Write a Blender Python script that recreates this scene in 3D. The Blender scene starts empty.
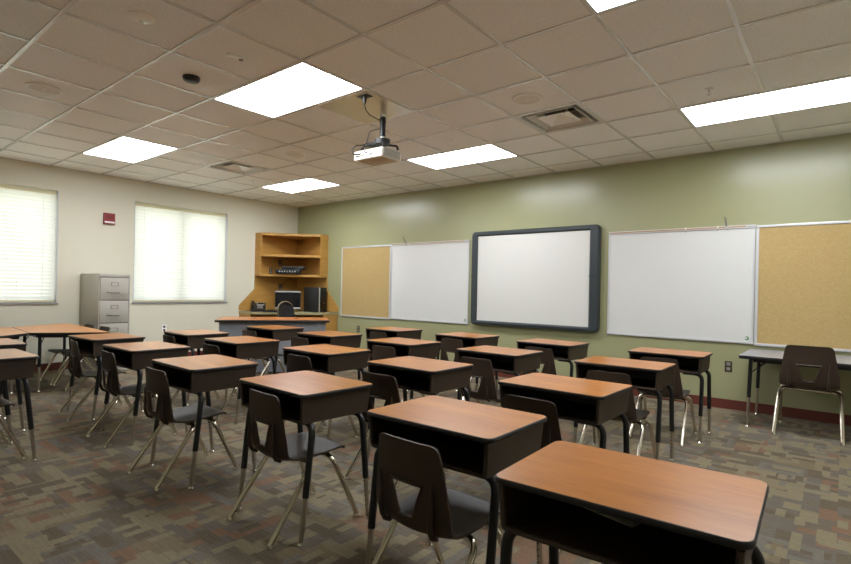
import bpy, bmesh, math, random
from mathutils import Vector, Matrix
random.seed(7)
S = bpy.context.scene
COL = S.collection
PI = math.pi

# ------------------------------------------------------------------ helpers
def lin(c):
    return tuple(((v/255)/12.92 if v/255 <= .04045 else ((v/255+.055)/1.055)**2.4) for v in c)

class NT:
    def __init__(s, tree): s.t = tree; s.L = tree.links
    def node(s, ty, **kw):
        n = s.t.nodes.new(ty)
        for k, v in kw.items(): setattr(n, k, v)
        return n
    def put(s, sock, v):
        if isinstance(v, bpy.types.NodeSocket): s.L.new(v, sock)
        else: sock.default_value = v
    def m(s, op, a, b=0.0, c=0.0):
        n = s.node('ShaderNodeMath', operation=op)
        s.put(n.inputs[0], a); s.put(n.inputs[1], b); s.put(n.inputs[2], c)
        return n.outputs[0]
    def mix(s, f, a, b, mode='MIX'):
        n = s.node('ShaderNodeMix', data_type='RGBA', blend_type=mode)
        s.put(n.inputs[0], f); s.put(n.inputs[6], a); s.put(n.inputs[7], b)
        return n.outputs[2]
    def noise(s, vec, scale, detail=3, rough=.5):
        n = s.node('ShaderNodeTexNoise')
        n.inputs['Scale'].default_value = scale; n.inputs['Detail'].default_value = detail
        n.inputs['Roughness'].default_value = rough
        s.L.new(vec, n.inputs['Vector']); return n.outputs['Fac']
    def ramp(s, f, stops, const=False):
        n = s.node('ShaderNodeValToRGB'); r = n.color_ramp
        if const: r.interpolation = 'CONSTANT'
        while len(r.elements) < len(stops): r.elements.new(.5)
        for e, (p, c) in zip(r.elements, stops): e.position = p; e.color = (*c, 1)
        s.put(n.inputs[0], f); return n.outputs[0]

def mat(name, rgb, rough=.5, metal=0, bump=0, bscale=200, spec=None, vary=0, vscale=3, coat=0):
    m = bpy.data.materials.new(name); m.use_nodes = True
    k = NT(m.node_tree); b = m.node_tree.nodes['Principled BSDF']
    c = (*lin(rgb), 1)
    b.inputs['Base Color'].default_value = c
    b.inputs['Roughness'].default_value = rough; b.inputs['Metallic'].default_value = metal
    if spec is not None: b.inputs['Specular IOR Level'].default_value = spec
    if coat: b.inputs['Coat Weight'].default_value = coat; b.inputs['Coat Roughness'].default_value = .15
    if bump or vary:
        co = k.node('ShaderNodeTexCoord').outputs['Object']
    if vary:
        f = k.noise(co, vscale, 4)
        d = tuple(max(0, v*(1-vary)) for v in c[:3]); e = tuple(v*(1+vary) for v in c[:3])
        k.L.new(k.ramp(f, [(.3, d), (.7, e)]), b.inputs['Base Color'])
    if bump:
        n = k.node('ShaderNodeBump'); n.inputs['Strength'].default_value = bump; n.inputs['Distance'].default_value = .002
        k.L.new(k.noise(co, bscale, 3), n.inputs['Height']); k.L.new(n.outputs[0], b.inputs['Normal'])
    return m

def wood(name, dark, light, rough=.35, sx=2.2, sy=26, axis=0, amt=.5):
    m = bpy.data.materials.new(name); m.use_nodes = True
    k = NT(m.node_tree); b = m.node_tree.nodes['Principled BSDF']
    tc = k.node('ShaderNodeTexCoord').outputs['Object']
    rnd = k.node('ShaderNodeObjectInfo').outputs['Random']
    sh = k.node('ShaderNodeVectorMath', operation='ADD')
    cx = k.node('ShaderNodeCombineXYZ'); k.put(cx.inputs[0], k.m('MULTIPLY', rnd, 31.0)); k.put(cx.inputs[1], k.m('MULTIPLY', rnd, 17.0))
    k.L.new(tc, sh.inputs[0]); k.L.new(cx.outputs[0], sh.inputs[1])
    mp = k.node('ShaderNodeMapping')
    sc = [sy, sy, sy]; sc[axis] = sx
    mp.inputs['Scale'].default_value = sc
    k.L.new(sh.outputs[0], mp.inputs['Vector'])
    f1 = k.noise(mp.outputs[0], 1.0, 5, .62)
    f2 = k.noise(mp.outputs[0], 4.5, 3, .6)
    f = k.m('ADD', k.m('MULTIPLY', f1, .7), k.m('MULTIPLY', f2, .3))
    col = k.ramp(f, [(.5-amt*.4, lin(dark)), (.5+amt*.4, lin(light))])
    k.L.new(col, b.inputs['Base Color']); b.inputs['Roughness'].default_value = rough; b.inputs['Specular IOR Level'].default_value = .4
    return m

class MB:
    """collects shapes into ONE mesh"""
    def __init__(s): s.v = []; s.f = []; s.mi = []; s.cur = 0
    def add(s, vs, fs):
        o = len(s.v); s.v += [tuple(v) for v in vs]
        for f in fs: s.f.append([i+o for i in f]); s.mi.append(s.cur)
        return s
    def box(s, x0, x1, y0, y1, z0, z1, bev=0, M=None):
        if bev:
            bm = bmesh.new(); bmesh.ops.create_cube(bm, size=1)
            for v in bm.verts: v.co = Vector(((x0+x1)/2+v.co.x*(x1-x0), (y0+y1)/2+v.co.y*(y1-y0), (z0+z1)/2+v.co.z*(z1-z0)))
            bmesh.ops.bevel(bm, geom=bm.edges[:], offset=bev, segments=2, affect='EDGES', profile=.5)
            vs = [v.co.copy() for v in bm.verts]; fs = [[v.index for v in f.verts] for f in bm.faces]; bm.free()
        else:
            vs = [Vector(p) for p in ((x0,y0,z0),(x1,y0,z0),(x1,y1,z0),(x0,y1,z0),(x0,y0,z1),(x1,y0,z1),(x1,y1,z1),(x0,y1,z1))]
            fs = [(0,3,2,1),(4,5,6,7),(0,1,5,4),(1,2,6,5),(2,3,7,6),(3,0,4,7)]
        if M: vs = [M @ v for v in vs]
        return s.add(vs, fs)
    def prism(s, poly, z0, z1, M=None):
        n = len(poly); vs = [Vector((x, y, z0)) for x, y in poly]+[Vector((x, y, z1)) for x, y in poly]
        fs = [list(range(n))[::-1], list(range(n, 2*n))]+[(i, (i+1) % n, n+(i+1) % n, n+i) for i in range(n)]
        if M: vs = [M @ v for v in vs]
        return s.add(vs, fs)
    def hexa(s, a, b):
        """a: 4 bottom points, b: 4 top points"""
        return s.add(list(a)+list(b), [(0,3,2,1),(4,5,6,7),(0,1,5,4),(1,2,6,5),(2,3,7,6),(3,0,4,7)])
    def tube(s, pts, r, n=10, caps=True, closed=False):
        pts = [Vector(p) for p in pts]; N = len(pts); rings = []
        up = None
        for i, p in enumerate(pts):
            if closed: d = (pts[(i+1) % N]-pts[i-1]).normalized()
            else: d = (pts[min(i+1, N-1)]-pts[max(i-1, 0)]).normalized()
            if up is None:
                up = Vector((0,0,1)) if abs(d.z) < .9 else Vector((1,0,0))
            up = (up-d*up.dot(d)).normalized(); sd = d.cross(up)
            rr = r[i] if isinstance(r, (list, tuple)) else r
            rings.append([p+up*math.cos(2*PI*j/n)*rr+sd*math.sin(2*PI*j/n)*rr for j in range(n)])
        vs = [v for q in rings for v in q]; fs = []
        for i in range(N if closed else N-1):
            a = i*n; b = ((i+1) % N)*n
            for j in range(n): fs.append((a+j, b+j, b+(j+1) % n, a+(j+1) % n))
        if caps and not closed: fs += [list(range(n)), list(range((N-1)*n, N*n))[::-1]]
        return s.add(vs, fs)
    def lathe(s, prof, n=20, c=(0,0,0), M=None):
        """prof: list of (radius, z)"""
        vs = []; fs = []
        for r, z in prof:
            for j in range(n): vs.append(Vector((c[0]+r*math.cos(2*PI*j/n), c[1]+r*math.sin(2*PI*j/n), c[2]+z)))
        for i in range(len(prof)-1):
            for j in range(n): fs.append((i*n+j, i*n+(j+1) % n, (i+1)*n+(j+1) % n, (i+1)*n+j))
        fs.append(list(range(n))[::-1]); k = (len(prof)-1)*n; fs.append([k+j for j in range(n)])
        if M: vs = [M @ v for v in vs]
        return s.add(vs, fs)
    def band(s, path, prof, closed=True):
        """sweep a closed profile [(outward offset, z)] round a closed 2D path (ccw)"""
        n = len(path); rows = []
        for i in range(n):
            a = Vector(path[i-1]); b = Vector(path[i]); c = Vector(path[(i+1) % n])
            d = ((b-a).normalized()+(c-b).normalized()).normalized(); nr = Vector((d.y, -d.x))
            rows.append([(b.x+nr.x*o, b.y+nr.y*o, z) for o, z in prof])
        m = len(prof); fs = []
        for i in range(n):
            for j in range(m): fs.append((i*m+j, ((i+1) % n)*m+j, ((i+1) % n)*m+(j+1) % m, i*m+(j+1) % m))
        return s.add([v for r in rows for v in r], fs)
    def build(s, name, mats, parent=None, smooth=True, ang=38):
        me = bpy.data.meshes.new(name); me.from_pydata(s.v, [], s.f); me.update()
        bm = bmesh.new(); bm.from_mesh(me); bmesh.ops.recalc_face_normals(bm, faces=bm.faces[:]); bm.to_mesh(me); bm.free()
        if not isinstance(mats, (list, tuple)): mats = [mats]
        for m in mats: me.materials.append(m)
        me.polygons.foreach_set('material_index', s.mi)
        if smooth:
            me.polygons.foreach_set('use_smooth', [True]*len(me.polygons)); me.set_sharp_from_angle(angle=math.radians(ang))
        o = bpy.data.objects.new(name, me); COL.objects.link(o)
        if parent: o.parent = parent
        return o

def rrect(w, d, r, n=6, cx=0, cy=0):
    out = []
    for sx, sy, a in ((1,-1,-90),(1,1,0),(-1,1,90),(-1,-1,180)):
        for i in range(n+1):
            t = math.radians(a+90*i/n); out.append((cx+sx*(w/2-r)+r*math.cos(t), cy+sy*(d/2-r)+r*math.sin(t)))
    return out

def fillet(pts, r, n=6):
    pts = [Vector(p) for p in pts]; out = [pts[0]]
    for i in range(1, len(pts)-1):
        a, b, c = pts[i-1], pts[i], pts[i+1]
        u = (a-b).normalized(); v = (c-b).normalized(); th = u.angle(v)
        t = min(r/math.tan(th/2), (a-b).length*.48, (c-b).length*.48)
        p, q = b+u*t, b+v*t
        for k in range(n+1):
            w = k/n; out.append(p*(1-w)**2+b*2*w*(1-w)+q*w*w)
    out.append(pts[-1]); return out

def thing(name, label, cat, loc=(0,0,0), rz=0, group=None):
    o = bpy.data.objects.new(name, None); COL.objects.link(o); o.empty_display_size = .1
    o.location = loc; o.rotation_euler = (0, 0, rz); tag(o, label, cat, group); return o
def tag(o, label, cat, group=None):
    o['label'] = label; o['category'] = cat
    if group: o['group'] = group
    return o
def struct(o):
    o['kind'] = 'structure'; return o
def lab(o, s): o['label'] = s; return o
def copy_tree(o, parent=None):
    c = o.copy(); COL.objects.link(c)
    if parent: c.parent = parent
    for ch in list(o.children): copy_tree(ch, c)
    return c

# ------------------------------------------------------------------ materials
M = {}
M['wall_cream'] = mat('cream wall paint', (216,213,194), .75, bump=.15, bscale=260)
M['wall_green'] = mat('sage green semi-gloss wall paint', (158,159,121), .28, bump=.05, bscale=40)
M['tee'] = mat('ceiling tee metal', (224,224,222), .22, spec=.9)
M['white_plastic'] = mat('white plastic', (243,243,239), .28)
M['baseboard'] = mat('red-brown rubber baseboard', (96,44,34), .5)
M['black_plastic'] = mat('black plastic', (24,24,25), .45)
M['black_metal'] = mat('black powder coated steel', (20,21,23), .38)
M['edge'] = mat('black vinyl edge', (26,26,28), .42)
M['box'] = mat('dark brown moulded plastic', (55,43,32), .45, bump=.25, bscale=350)
M['chair'] = mat('dark brown chair plastic', (60,48,38), .46, spec=.35, bump=.2, bscale=400)
M['chrome'] = mat('chrome', (214,207,192), .17, metal=1)
M['nickel'] = mat('dull nickel leg', (178,170,156), .38, metal=1)
M['cab_trim'] = mat('dark cabinet hardware', (120,116,106), .4, metal=.3)
M['hole'] = mat('dark adjusting hole', (12,12,12), .8)
M['clip'] = mat('dark steel clip', (112,112,104), .4, metal=.4)
M['glide'] = mat('chrome glide', (220,216,206), .2, metal=1)
M['laminate'] = wood('cherry laminate', (142,79,24), (188,122,48), .29, 1.9, 12, 0, .55)
M['laminate_teacher'] = wood('cherry laminate desk', (152,88,40), (190,124,68), .35, 2.4, 22, 0, .5)
M['laminate_table'] = wood('pale maple laminate', (176,118,70), (202,148,98), .35, 2.4, 22, 0, .45)
M['oak'] = wood('golden oak veneer', (170,126,58), (194,150,82), .45, 24, 1.8, 2, .5)
M['oak2'] = wood('golden oak veneer panels', (170,126,58), (194,150,82), .45, 1.8, 24, 2, .5)
M['counter'] = mat('sage laminate counter', (158,150,112), .4, vary=.08, vscale=60)
M['grey_top'] = mat('grey laminate', (150,150,152), .32, vary=.06, vscale=160)
M['grey_panel'] = mat('blue-grey painted steel', (136,140,147), .5, vary=.03, vscale=20)
M['cab'] = mat('putty grey painted steel', (168,165,154), .42)
M['cab_dark'] = mat('cabinet seam shadow gap', (70,68,62), .6)
M['alu'] = mat('brushed aluminium', (206,207,208), .4, metal=.3)
M['wb'] = mat('white enamel board', (216,217,214), .11, vary=.01, vscale=2)
M['sb'] = mat('matte white interactive surface', (213,213,207), .5)
M['sb_frame'] = mat('slate grey plastic frame', (53,60,64), .36)
M['green'] = mat('green printed mark', (52,120,62), .5)
M['cork_strip'] = mat('tan cork strip', (178,140,96), .8)
M['blind'] = None
M['frame_white'] = mat('white window frame', (205,206,206), .45)
M['sill'] = mat('grey stone sill', (150,150,150), .5)
M['red'] = mat('red alarm housing', (138,38,38), .4)
M['silver'] = mat('silver plastic', (190,190,188), .35, metal=.4)
M['screen'] = mat('dark monitor screen', (18,20,24), .2)
M['duct'] = mat('galvanised duct metal', (196,196,192), .4, metal=.15)
M['dark'] = mat('dark duct inside', (60,60,58), .8)
M['proj'] = mat('white projector shell', (226,224,214), .4)
M['proj_grey'] = mat('grey projector grille', (150,148,138), .5)
M['plate'] = mat('glossy beige steel plate', (216,208,188), .2, metal=.25)
M['cable_black'] = mat('black cable', (15,15,15), .5)
M['brown_plate'] = mat('brown wall plate', (78,70,58), .4, metal=.3)
M['paper'] = mat('grey paper', (176,172,158), .7)
M['grass'] = mat('pale concrete and lawn', (176,178,160), .9, vary=.2, vscale=.6)
M['fabric'] = mat('black chair fabric', (26,26,27), .8, bump=.3, bscale=500)
M['tan_edge'] = mat('tan chair rim', (150,128,96), .4)
M['lens'] = mat('projector lens glass', (20,22,30), .08)

def ceil_mat():
    m = bpy.data.materials.new('fissured ceiling tile'); m.use_nodes = True
    k = NT(m.node_tree); b = m.node_tree.nodes['Principled BSDF']
    co = k.node('ShaderNodeTexCoord').outputs['Object']
    f = k.noise(co, 90, 4, .7); g = k.noise(co, 1.3, 2)
    c = k.ramp(f, [(.33, lin((226,226,223))), (.55, lin((245,245,243)))])
    c = k.mix(k.m('MULTIPLY', g, .25), c, (*lin((236,236,233)), 1))
    k.L.new(c, b.inputs['Base Color']); b.inputs['Roughness'].default_value = .55
    n = k.node('ShaderNodeBump'); n.inputs['Strength'].default_value = .12; n.inputs['Distance'].default_value = .002
    k.L.new(f, n.inputs['Height']); k.L.new(n.outputs[0], b.inputs['Normal']); return m
M['ceil'] = ceil_mat()

def cork_mat():
    m = bpy.data.materials.new('tan cork fabric'); m.use_nodes = True
    k = NT(m.node_tree); b = m.node_tree.nodes['Principled BSDF']
    co = k.node('ShaderNodeTexCoord').outputs['Object']
    mp = k.node('ShaderNodeMapping'); mp.inputs['Scale'].default_value = (1, 1, 4); k.L.new(co, mp.inputs[0])
    mq = k.node('ShaderNodeMapping'); mq.inputs['Scale'].default_value = (4, 1, 1); k.L.new(co, mq.inputs[0])
    f = k.m('ADD', k.m('MULTIPLY', k.noise(mp.outputs[0], 45, 4, .7), .5), k.m('MULTIPLY', k.noise(mq.outputs[0], 45, 4, .7), .5))
    k.L.new(k.ramp(f, [(.36, lin((170,144,92))), (.62, lin((189,164,112)))]), b.inputs['Base Color'])
    b.inputs['Roughness'].default_value = .9; return m
M['cork'] = cork_mat()

def blind_mat():
    m = bpy.data.materials.new('translucent ivory slat'); m.use_nodes = True
    k = NT(m.node_tree); m.node_tree.nodes.clear()
    d = k.node('ShaderNodeBsdfDiffuse'); d.inputs[0].default_value = (*lin((238,238,230)), 1)
    t = k.node('ShaderNodeBsdfTranslucent'); t.inputs[0].default_value = (*lin((246,248,243)), 1)
    x = k.node('ShaderNodeMixShader'); x.inputs[0].default_value = .42
    k.L.new(d.outputs[0], x.inputs[1]); k.L.new(t.outputs[0], x.inputs[2])
    o = k.node('ShaderNodeOutputMaterial'); k.L.new(x.outputs[0], o.inputs[0]); return m
M['blind'] = blind_mat()
M['rail'] = mat('ivory blind rail', (214,206,170), .5)

def glass_mat():
    m = bpy.data.materials.new('window glass'); m.use_nodes = True
    k = NT(m.node_tree); m.node_tree.nodes.clear()
    t = k.node('ShaderNodeBsdfTransparent'); t.inputs[0].default_value = (.94,.95,.94,1)
    g = k.node('ShaderNodeBsdfGlossy'); g.inputs['Roughness'].default_value = .02
    x = k.node('ShaderNodeMixShader'); x.inputs[0].default_value = .06
    k.L.new(t.outputs[0], x.inputs[1]); k.L.new(g.outputs[0], x.inputs[2])
    o = k.node('ShaderNodeOutputMaterial'); k.L.new(x.outputs[0], o.inputs[0]); return m
M['glass'] = glass_mat()

def emit(name, rgb, st):
    m = bpy.data.materials.new(name); m.use_nodes = True
    k = NT(m.node_tree); m.node_tree.nodes.clear()
    e = k.node('ShaderNodeEmission'); e.inputs[0].default_value = (*lin(rgb), 1); e.inputs[1].default_value = st
    o = k.node('ShaderNodeOutputMaterial'); k.L.new(e.outputs[0], o.inputs[0]); return m
LAMP = 9.0
M['lamp'] = emit('lit prismatic diffuser', (247,250,255), LAMP)

def carpet_mat():
    m = bpy.data.materials.new('patchwork carpet tile'); m.use_nodes = True
    k = NT(m.node_tree); b = m.node_tree.nodes['Principled BSDF']
    co = k.node('ShaderNodeTexCoord').outputs['Object']
    sp = k.node('ShaderNodeSeparateXYZ'); k.L.new(co, sp.inputs[0]); X, Y = k.m('MULTIPLY', sp.outputs[0], 1.22), k.m('MULTIPLY', sp.outputs[1], 1.22)
    def wn(a, c):
        cb = k.node('ShaderNodeCombineXYZ'); k.put(cb.inputs[0], a); k.put(cb.inputs[1], c)
        n = k.node('ShaderNodeTexWhiteNoise', noise_dimensions='2D'); k.L.new(cb.outputs[0], n.inputs[0])
        s = k.node('ShaderNodeSeparateColor'); k.L.new(n.outputs['Color'], s.inputs[0])
        return n.outputs['Value'], s.outputs[0], s.outputs[1]
    def cell(sx, sy, ox, oy, X=X, Y=Y):
        v = k.m('DIVIDE', k.m('ADD', Y, oy), sy); rv = k.m('FLOOR', v)
        off, _, _ = wn(rv, ox*3+.5)
        u = k.m('ADD', k.m('DIVIDE', k.m('ADD', X, ox), sx), k.m('MULTIPLY', off, 3.0)); ru = k.m('FLOOR', u)
        r1, r2, r3 = wn(k.m('ADD', ru, ox*7+.5), k.m('ADD', rv, oy*5+.5))
        return k.m('SUBTRACT', u, ru), k.m('SUBTRACT', v, rv), r1, r2, r3
    pal = [(0, (114,102,80)), (.2, (122,110,88)), (.38, (103,94,80)), (.54, (118,94,75)), (.68, (101,94,84)), (.82, (95,86,71)), (.9, (124,114,92))]
    P = [(p, lin(c)) for p, c in pal]
    def inside(fu, fv, a, c):
        h = k.m('LESS_THAN', k.m('ABSOLUTE', k.m('SUBTRACT', fu, .5)), a); q = k.m('LESS_THAN', k.m('ABSOLUTE', k.m('SUBTRACT', fv, .5)), c)
        return k.m('MULTIPLY', h, q)
    fu, fv, r1, r2, r3 = cell(.29, .235, 0, 40)
    c = k.ramp(r1, P, True)
    # nested rectangle inside some cells
    ins = k.m('MULTIPLY', inside(fu, fv, .27, .2), k.m('GREATER_THAN', r2, .52)); c = k.mix(ins, c, k.ramp(r3, P, True))
    fu, fv, r1, r2, r3 = cell(.21, .10, 51.3, 33.1, Y, X)
    c = k.mix(k.m('GREATER_THAN', r2, .6), c, k.ramp(r1, P, True))
    fu, fv, r1, r2, r3 = cell(.38, .33, 23.7, 61.9)
    fr = k.m('MULTIPLY', inside(fu, fv, .42, .38), k.m('SUBTRACT', 1.0, inside(fu, fv, .29, .18)))
    fr = k.m('MULTIPLY', fr, k.m('GREATER_THAN', r2, .66))
    c = k.mix(fr, c, k.ramp(r1, [(0, lin((130,120,97))), (.55, lin((118,96,77))), (.75, lin((108,103,94)))], True))
    fu, fv, r1, r2, r3 = cell(.2, .08, 37.1, 82.9)
    c = k.mix(k.m('GREATER_THAN', r2, .78), c, k.ramp(r1, P, True))
    fu, fv, r1, r2, r3 = cell(.14, .055, 77.1, 12.9, Y, X)
    c = k.mix(k.m('GREATER_THAN', r2, .88), c, k.ramp(r1, P, True))
    ms = k.node('ShaderNodeMapping'); ms.inputs['Scale'].default_value = (3, 60, 1); k.L.new(co, ms.inputs[0])
    c = k.mix(.55, c, k.ramp(k.noise(ms.outputs[0], 2.0, 3, .6), [(.32, (.72,.72,.72)), (.68, (1.2,1.2,1.2))]), 'MULTIPLY')
    # yarn
    f = k.noise(co, 420, 2, .6); g = k.noise(co, 60, 3, .6)
    c = k.mix(1.0, c, k.ramp(f, [(.3, (.70,.70,.70)), (.7, (1.34,1.34,1.34))]), 'MULTIPLY')
    c = k.mix(.6, c, k.ramp(g, [(.3, (.8,.8,.8)), (.7, (1.15,1.15,1.15))]), 'MULTIPLY')
    k.L.new(c, b.inputs['Base Color']); b.inputs['Roughness'].default_value = .95
    b.inputs['Specular IOR Level'].default_value = .15
    n = k.node('ShaderNodeBump'); n.inputs['Strength'].default_value = .4; n.inputs['Distance'].default_value = .003
    k.L.new(f, n.inputs['Height']); k.L.new(n.outputs[0], b.inputs['Normal']); return m
M['carpet'] = carpet_mat()

# ------------------------------------------------------------------ room
HC = 2.751; GX, GY, T = 4.2011, -5.8611, .6096
RX, RY = 9.9, -8.0
def gx(i): return GX+T*i
def gy(j): return GY+T*j
struct(MB().box(-.25, RX+.2, RY-.2, .2, -.12, 0).build('floor', M['carpet'], smooth=False))
WIN = [(-5.435, -3.921), (-2.969, -1.459)]; WZ0, WZ1 = .915, 2.436
w = MB(); ys = [RY-.2, WIN[0][0], WIN[0][1], WIN[1][0], WIN[1][1], 0]
for i in (0, 2, 4): w.box(-.22, 0, ys[i], ys[i+1], 0, 3.0)
for a, c in WIN: w.box(-.22, 0, a, c, 0, WZ0); w.box(-.22, 0, a, c, WZ1, 3.0)
struct(w.build('wall_left', M['wall_cream'], smooth=False))
struct(MB().box(-.22, RX+.2, 0, .2, 0, 3.0).build('wall_back', M['wall_green'], smooth=False))
struct(MB().box(RX, RX+.2, RY, 0, 0, 3.0).build('wall_right', M['wall_cream'], smooth=False))
struct(MB().box(0, RX, RY-.2, RY, 0, 3.0).build('wall_front', M['wall_cream'], smooth=False))
struct(MB().box(0, .01, RY, 0, 0, .1).build('baseboard_left', M['baseboard'], smooth=False))
struct(MB().box(.01, RX, -.01, 0, 0, .1).build('baseboard_back', M['baseboard'], smooth=False))
struct(MB().box(RX-.01, RX, RY, -.01, 0, .1).build('baseboard_right', M['baseboard'], smooth=False))
struct(MB().box(.01, RX-.01, RY, RY+.01, 0, .1).build('baseboard_front', M['baseboard'], smooth=False))
struct(MB().box(-40, -.25, -40, 40, -.5, -.4).build('ground', M['grass'], smooth=False))

LIGHTS = [(i, j) for j in (3, 7) for i in (-5, 0, 5)]
VENTS = [(3, 6), (-4, 5)]
xs = [0]+[gx(i) for i in range(-6, 10) if 0 < gx(i) < RX]+[RX]
yy = [RY]+[gy(j) for j in range(-4, 10) if RY < gy(j) < 0]+[0]
c = MB(); zt = HC+.006
skip = set()
for i, j in LIGHTS: skip |= {(i, j), (i+1, j)}
skip |= set(VENTS)
for a in range(len(xs)-1):
    for d in range(len(yy)-1):
        i = round((xs[a+1]-GX)/T)-1 if a < len(xs)-2 else 99; j = round((yy[d+1]-GY)/T)-1 if d < len(yy)-2 else 99
        if (i, j) in skip: continue
        c.box(xs[a], xs[a+1], yy[d], yy[d+1], zt, zt+.015)
struct(c.build('ceiling', M['ceil'], smooth=False))
t = MB()
def seg_skip(): pass
panel_mid_x = {gx(i+1): (gy(j), gy(j+1)) for i, j in LIGHTS}
for x in xs[1:-1]:
    gaps = sorted([(gy(j)+.012, gy(j+1)-.012) for i, j in LIGHTS if abs(gx(i+1)-x) < .01])
    y0 = RY
    for g0, g1 in gaps: t.box(x-.012, x+.012, y0, g0, HC, zt); y0 = g1
    t.box(x-.012, x+.012, y0, 0, HC, zt)
for y in yy[1:-1]: t.box(0, RX, y-.012, y+.012, HC-.0006, zt-.0006)
t.box(0, .02, RY, 0, HC-.001, zt); t.box(0, RX, -.02, 0, HC-.0011, zt)
struct(t.build('trim_1', M['tee'], smooth=False))
struct(MB().box(-.2, RX+.2, RY-.2, .2, 3.0, 3.05).build('trim_2', M['dark'], smooth=False))

# ------------------------------------------------------------------ windows and blinds
def window(n, y0, y1, lbl):
    wn = bpy.data.objects.new(f'window_{n}', None); COL.objects.link(wn); wn.location = (0, (y0+y1)/2, WZ0); struct(wn)
    W = y1-y0; H = WZ1-WZ0; h = W/2
    f = MB()
    f.box(-.20, -.12, -h, -h+.05, 0, H); f.box(-.20, -.12, h-.05, h, 0, H)
    f.box(-.20, -.12, -h+.05, h-.05, 0, .05); f.box(-.20, -.12, -h+.05, h-.05, H-.05, H)
    f.box(-.20, -.12, -.035, .035, .05, H-.05)
    f.box(-.12, .002, h-.012, h-.0005, 0, H); f.box(-.12, .002, -h+.0005, -h+.012, 0, H)
    struct(f.build('window_frame', M['frame_white'], wn, smooth=False))
    for s in (-1, 1):
        a, c = sorted((s*.035, s*(h-.05)))
        struct(MB().box(-.165, -.159, a, c, .05, H-.05).build('window_pane', M['glass'], wn, smooth=False))
    struct(MB().box(-.12, .022, -h-.012, h+.012, -.022, .0, .004).build('window_sill', M['sill'], wn))
    bl = thing('venetian_blind', lbl, 'window blind', (-.055, (y0+y1)/2, WZ0), 0, 'closed window blinds')
    b = h-.022
    MB().box(-.02, .02, -b, b, H-.055, H-.014, .004).build('head_rail', M['rail'], bl)
    s = MB(); zs = .058; pitch = .0495; n_ = int((H-.062-zs)/pitch)+1
    for q in range(n_):
        z = zs+q*pitch; th = math.radians(60); hw = .0285; rows = []
        for e in (-1, -.33, .33, 1):
            d = e*hw; cv = .004*(1-e*e)
            px = d*math.cos(th)+cv*math.sin(th); pz = d*math.sin(th)*-1+cv*math.cos(th)
            rows.append((px, pz))
        vs = []
        for px, pz in rows: vs += [(px, -b, z-pz), (px, b, z-pz)]
        s.add(vs, [(0,1,3,2),(2,3,5,4),(4,5,7,6)])
    s.build('slats', M['blind'], bl)
    MB().box(-.013, .013, -b, b, .004, .03, .003).build('bottom_rail', M['rail'], bl)
    for yy_ in (-b+.14, b-.14, 0):
        MB().box(.018, .0186, yy_-.0025, yy_+.0025, .02, H-.05).build('ladder_tape', M['blind'], bl, smooth=False)
    MB().tube([(.03, b-.42, .12), (.03, b-.42, .30)], .003, 6).build('pull_cord', M['white_plastic'], bl)
window(1, *WIN[0], 'closed ivory venetian blind in the window cut by the left edge')
window(2, *WIN[1], 'closed ivory venetian blind in the window beside the filing cabinet and corner shelves')

# ------------------------------------------------------------------ ceiling things
lightlab = {(-5,3): 'lit rectangular ceiling light panel farthest left, above the filing cabinet',
            (0,3): 'large lit ceiling light panel left of the hanging projector, top centre',
            (5,3): 'lit ceiling light panel mostly cut off by the top edge',
            (-5,7): 'small distant lit ceiling light panel nearest the room corner',
            (0,7): 'lit ceiling light panel between projector and the framed interactive board',
            (5,7): 'long lit ceiling light panel running off the right edge',
            (-5,-1): 'lit ceiling light panel behind the camera, window side', (0,-1): 'lit ceiling light panel behind the camera, middle', (5,-1): 'lit ceiling light panel directly above the camera'}
for i, j in LIGHTS:
    if j < 0: continue
    L = thing('ceiling_light', lightlab[(i, j)], 'ceiling light', (gx(i+1), gy(j)+T/2, HC), 0, 'recessed ceiling light panels')
    a, b = T-.012, T/2-.012
    path = [(-a,-b),(a,-b),(a,b),(-a,b)]
    MB().band(path, [(0, .0), (-.014, .0), (-.014, .012), (0, .012)]).build('light_frame', M['tee'], L, smooth=False)
    MB().box(-a+.014, a-.014, -b+.014, b-.014, .004, .009).build('diffuser', M['lamp'], L, smooth=False)
    MB().box(-a, a, -b, b, .013, .09).build('housing', M['tee'], L, smooth=False)

def vent(i, j, lbl):
    V = thing('air_diffuser', lbl, 'air vent', (gx(i)+T/2, gy(j)+T/2, HC), 0, 'square ceiling air vents')
    h = T/2-.013
    MB().band([(-h,-h),(h,-h),(h,h),(-h,h)], [(0,.0),(-.03,.0),(-.045,.012),(-.045,.16),(0,.16)]).build('vent_frame', M['duct'], V, smooth=False)
    MB().box(-h+.04, h-.04, -h+.04, h-.04, .15, .158).build('duct_back', M['dark'], V, smooth=False)
    for k_, (o, up) in enumerate(((.225, .055),)):
        path = [(-o,-o),(o,-o),(o,o),(-o,o)]
        MB().band(path, [(0,.0),(.006,.004),(-.036,up+.004),(-.042,up)]).build('louver', M['white_plastic'], V, smooth=False)
    q = .15
    MB().add([(-q,-q,.004),(q,-q,.004),(q,q,.004),(-q,q,.004),(0,0,.05)], [(0,1,4),(1,2,4),(2,3,4),(3,0,4)]).build('center_cone', M['white_plastic'], V, smooth=False)
    for sx, sy in ((1,1),(-1,1),(1,-1),(-1,-1)):
        MB().tube([(sx*.085, sy*.085, .02), (sx*.24, sy*.24, .05)], .004, 6).build('strut', M['duct'], V)
vent(3, 6, 'square ceiling air vent in front of the interactive board, beside a round speaker')
vent(-4, 5, 'square ceiling air vent near the window wall, left side')

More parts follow.
